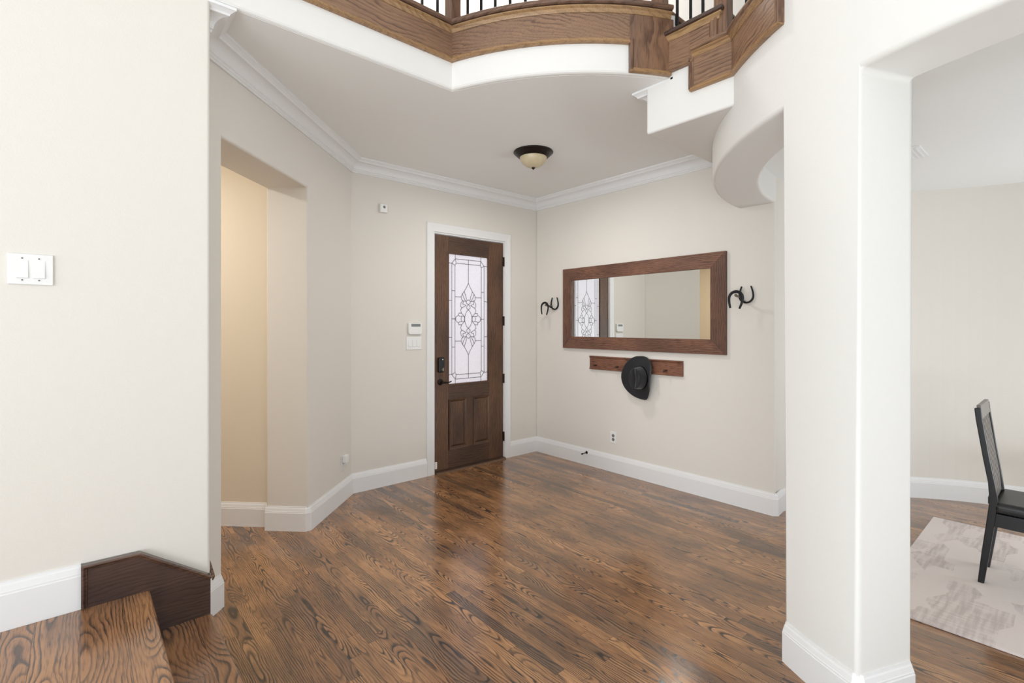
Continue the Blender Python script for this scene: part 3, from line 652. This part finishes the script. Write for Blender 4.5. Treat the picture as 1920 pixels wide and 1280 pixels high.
for yU, zU, yN, zN, lab in ((1.790, 1.757, 1.812, 1.703, 'pair of black horseshoes forming a hook, right of the mirror by the round wall'), (3.966, 1.757, 3.985, 1.690, 'pair of black horseshoes forming a hook, left of the mirror near the corner')):
    E_ = empty('horseshoe_hook', (MX, yU, zU), lab, 'hook', 'horseshoe hooks beside the mirror')
    m = MB(); horseshoe(m, MX-0.012, yU, zU, 0.112, 0.135, -1, 0.0); P(m.build('horseshoe', M_iron, E_, smooth=True))
    m = MB(); horseshoe(m, MX-0.155, yN, zN+0.005, 0.110, 0.135, 1, 0.10); P(m.build('horseshoe', M_iron, E_, smooth=True))
    P(MB().tube([(MX-0.012, yU+0.01, zU-0.062), (MX-0.07, yU+0.012, zU-0.045), (MX-0.155, yN-0.028, zN+0.052)], 0.006, 8).build('connecting_bar', M_iron, E_))
    P(MB().tube([(MX-0.001, yN+0.035, zN+0.037), (MX-0.10, yN+0.02, zN+0.04), (MX-0.13, yN+0.012, zN+0.047)], [0.009, 0.009, 0.011], 12).build('bolt', M_nickel, E_, smooth=True))

# ------------------------------------------------------------------ electrical things
def plate(name, cx, cz, w_, h_, label, cat, face, rockers, y=None, paddle=True):
    E_ = empty(name, (cx, y, cz), label, cat)
    P(box('cover_plate', cx-w_/2, cx+w_/2, y-0.007, y-0.0005, cz-h_/2, cz+h_/2, M_plastic, E_, bevel=0.003))
    for i in range(rockers):
        x = cx+(i-(rockers-1)/2)*0.046
        P(MB().prism([(y-0.007, cz-0.034), (y-0.012, cz-0.033), (y-0.008, cz+0.033), (y-0.007, cz+0.034)], x-0.0165, x+0.0165, 'X').build('rocker', M_plastic, E_, bevel=0.001))
    return E_
E_ = plate('light_switch', -0.140, 1.713, 0.126, 0.116, 'white double rocker light switch on the near left wall', 'switch', 0, 2, 2.61)
for x in (-0.163, -0.117):
    for z in (1.672, 1.754): P(MB().lathe([(0, -0.0082), (0.003, -0.0082), (0.003, -0.006)], (x, 2.61, z), 10, 'Y').build('screw', M_dark, E_))
plate('light_switch', 2.462, 1.331, 0.170, 0.128, 'white triple rocker light switch left of the front door', 'switch', 0, 3, 4.28)
E_ = empty('alarm_keypad', (2.470, 4.28, 1.47), 'white rounded alarm keypad with small grey display above the triple switch', 'keypad')
P(MB().prism([(2.393, 1.528), (2.393, 1.440), (2.398, 1.424), (2.410, 1.416), (2.530, 1.416), (2.542, 1.424), (2.547, 1.440), (2.547, 1.528)], 4.255, 4.2795, 'Y').build('housing', M_plastic, E_, bevel=0.006, seg=3))
P(box('display', 2.422, 2.522, 4.2535, 4.256, 1.492, 1.518, M_screen, E_))
E_ = empty('motion_sensor', (2.133, 4.28, 2.596), 'small white motion sensor high on the wall left of the door', 'sensor')
P(box('housing', 2.095, 2.172, 4.25, 4.2795, 2.556, 2.638, M_plastic, E_, bevel=0.008, seg=3))
P(MB().lathe([(0, -0.006), (0.008, -0.005), (0.014, 0)], (2.136, 4.251, 2.606), 20, 'Y').build('lens', M_dark, E_, smooth=True))
E_ = empty('wall_outlet', (MX, 3.14, 0.352), 'white double outlet on the right wall under the hat', 'outlet')
P(box('cover_plate', MX-0.006, MX-0.0005, 3.103, 3.178, 0.294, 0.412, M_plastic, E_, bevel=0.002))
for z in (0.333, 0.372): P(MB().lathe([(0, -0.002), (0.016, -0.002), (0.017, 0)], (MX-0.006, 3.14, z), 20, 'X').box(MX-0.009, MX-0.0075, 3.131, 3.134, z-0.004, z+0.006).box(MX-0.009, MX-0.0075, 3.145, 3.148, z-0.004, z+0.006).build('socket', M_dark, E_))
# on the 45 degree wall
def on45(o): o.location = (1.690, 4.138, 0.335); o.rotation_euler = (0, 0, math.radians(45)); return o
E_ = on45(empty('wall_outlet', (0, 0, 0), 'white outlet low on the angled left wall behind a plugged in adapter', 'outlet'))
box('cover_plate', -0.036, 0.036, -0.006, -0.0005, -0.07, 0.055, M_plastic, E_, bevel=0.002)
box('socket', -0.016, 0.016, -0.008, -0.006, -0.045, -0.012, M_trim, E_, bevel=0.003)
E_ = on45(empty('plug_adapter', (0, 0, 0), 'small white cube adapter plugged into the outlet on the angled wall', 'adapter'))
box('housing', -0.026, 0.030, -0.048, -0.0085, 0.0, 0.062, M_plastic, E_, bevel=0.005)
box('cable_plug', -0.006, 0.010, -0.040, -0.020, -0.022, 0.001, M_plastic, E_, bevel=0.002)
# door stop
E_ = empty('door_stop', (MX-0.019, 3.482, 0.137), 'dark bronze door stop on the baseboard of the right wall', 'door stop')
P(MB().lathe([(0, -0.008), (0.010, -0.008), (0.015, -0.002), (0.016, 0)], (MX-0.0195, 3.482, 0.137), 16, 'X').build('base_plate', M_bronze, E_, smooth=True))
P(MB().tube([(MX-0.025, 3.482, 0.137), (MX-0.085, 3.482, 0.133)], 0.0045, 8).build('stem', M_bronze, E_))
P(MB().tube([(MX-0.083, 3.482, 0.133), (MX-0.098, 3.482, 0.132)], 0.009, 10).build('tip', M_black, E_))

# ceiling light
E_ = empty('ceiling_light', (2.94, 3.085, ZC), 'flush mount ceiling light with dark bronze rim and amber glass bowl', 'lamp')
P(MB().lathe([(0, 0), (0.168, 0), (0.171, -0.006), (0.166, -0.012), (0.156, -0.016), (0.150, -0.026), (0.138, -0.036), (0.128, -0.046), (0.121, -0.050), (0.112, -0.048), (0.112, -0.03), (0, -0.03)], (2.94, 3.085, ZC), 56).build('rim', M_bronze, E_, smooth=True))
P(MB().lathe([(0.117, -0.040), (0.116, -0.056), (0.108, -0.078), (0.092, -0.100), (0.070, -0.118), (0.042, -0.130), (0.012, -0.135), (0, -0.135)], (2.94, 3.085, ZC), 48).build('glass_bowl', M_bowl, E_, smooth=True))
P(MB().lathe([(0, -0.132), (0.015, -0.134), (0.016, -0.139), (0.009, -0.143), (0.006, -0.150), (0, -0.152)], (2.94, 3.085, ZC), 20).build('finial', M_bronze, E_, smooth=True))

fl = bpy.data.lights.new('foyer_fill', 'AREA'); fl.shape = 'DISK'; fl.size = 0.2; fl.energy = 12.5; fl.color = (1, 0.965, 0.92)  # added fill under the unlit bowl, brightens the foyer
flo = bpy.data.objects.new('foyer_fill', fl); flo.location = (2.94, 3.085, 2.838); C.objects.link(flo)

# side hall lamp gives the warm light beyond the opening
E_ = empty('hall_lamp', (-0.35, 4.05, ZC), 'small flush ceiling lamp in the side hall left of the opening', 'lamp')
ml = NT('warm_lamp_glass'); ml.b.inputs['Emission Color'].default_value = (1.0, 0.88, 0.72, 1); ml.b.inputs['Emission Strength'].default_value = 2.0
P(MB().lathe([(0.15, 0), (0.15, -0.03), (0.12, -0.07), (0.07, -0.09), (0, -0.10)], (-0.35, 4.05, ZC), 32).build('glass_bowl', ml.m, E_, smooth=True))

hl = bpy.data.lights.new('hall_lamp_bulb', 'AREA'); hl.shape = 'DISK'; hl.size = 0.3; hl.energy = 25; hl.color = (1, 0.95, 0.88)
hlo = bpy.data.objects.new('hall_lamp_bulb', hl); hlo.location = (-0.35, 4.05, 2.885); C.objects.link(hlo)

ul = bpy.data.lights.new('gallery_fill', 'AREA'); ul.shape = 'DISK'; ul.size = 0.5; ul.energy = 60; ul.color = (1, 0.98, 0.95)  # added unseen light, brightens the wall behind the balusters
ulo = bpy.data.objects.new('gallery_fill', ul); ulo.location = (2.6, 3.5, ZU-0.02); C.objects.link(ulo)

# vent in the dining room ceiling
m = MB().box(4.13, 4.43, 0.68, 0.86, 2.672, 2.680)
for i in range(6): m.box(4.15, 4.41, 0.70+i*0.025, 0.71+i*0.025, 2.666, 2.673)
tag(m.build('ceiling_vent', M_trim), 'white rectangular air vent in the dining room ceiling beside the column', 'vent')

# rug and chair in the dining room
rg = box('area_rug', 3.20, 5.02, -1.7, 0.742, 0.001, 0.011, M_rug, bevel=0.003)
tag(rg, 'faded beige area rug with blurred geometric pattern on the dining room floor', 'rug')
Ch = empty('dining_chair', (4.14, 0.15, 0.011), 'black high-backed dining chair with leather seat standing on the rug', 'chair')
prof = [(0.372, 0.011), (0.352, 0.19), (0.332, 0.36), (0.318, 0.497), (0.328, 0.60), (0.350, 0.74), (0.368, 0.87), (0.380, 0.957), (0.386, 1.02)]
def post(xb, xt, w_=0.034):
    vs = []; n = len(prof)
    for i, (y, z) in enumerate(prof):
        x = xb+(xt-xb)*min(1, z/0.9); dz = 0.032 if 2 <= i <= 3 else 0.024+0.006*(i < 3)
        if i == 0: dz = 0.024
        vs += [(x, y-dz/2-0.004, z), (x+w_, y-dz/2-0.004, z), (x+w_, y+dz/2, z), (x, y+dz/2, z)]
    fs = [(0, 1, 2, 3), tuple(4*(n-1)+k for k in (3, 2, 1, 0))]+[(4*i+k, 4*i+(k+1) % 4, 4*i+4+(k+1) % 4, 4*i+4+k) for i in range(n-1) for k in range(4)]
    return MB().add(vs, fs)
P(post(3.93, 3.93).build('rear_leg', M_black, Ch, bevel=0.004)); P(post(4.215, 4.335).build('rear_leg', M_black, Ch, bevel=0.004))
P(MB().add([(x, y, z) for x in (3.963, 4.336) for y, z in ((0.364, 0.955), (0.382, 0.955), (0.392, 1.035), (0.372, 1.035))], [(0, 1, 2, 3), (7, 6, 5, 4), (0, 4, 5, 1), (1, 5, 6, 2), (2, 6, 7, 3), (3, 7, 4, 0)]).build('top_rail', M_back, Ch, bevel=0.004))
for i in range(7):
    x = 3.985+i*0.050
    vs = []; q_ = [p for p in prof if p[1] > 0.49 and p[1] < 0.96]
    for y, z in q_: vs += [(x, y-0.010, z), (x+0.026, y-0.010, z), (x+0.026, y, z), (x, y, z)]
    n = len(q_); P(MB().add(vs, [(0, 1, 2, 3), tuple(4*(n-1)+k for k in (3, 2, 1, 0))]+[(4*j+k, 4*j+(k+1) % 4, 4*j+4+(k+1) % 4, 4*j+4+k) for j in range(n-1) for k in range(4)]).build('back_slat', M_back, Ch))
P(MB().box(3.96, 4.30, 0.318, 0.342, 0.47, 0.51).build('lower_back_rail', M_black, Ch))
P(MB().box(3.935, 3.957, -0.10, 0.33, 0.352, 0.428).box(4.300, 4.322, -0.10, 0.33, 0.352, 0.428).box(3.957, 4.30, -0.10, -0.078, 0.352, 0.428).box(3.957, 4.30, 0.308, 0.33, 0.352, 0.428).build('seat_frame', M_black, Ch, bevel=0.003))
P(box('seat', 3.925, 4.335, -0.12, 0.318, 0.430, 0.492, M_leather, Ch, bevel=0.026, seg=5))
for x in (3.93, 4.29): P(MB().box(x, x+0.034, -0.105, -0.070, 0.011, 0.43).build('front_leg', M_black, Ch, bevel=0.004))
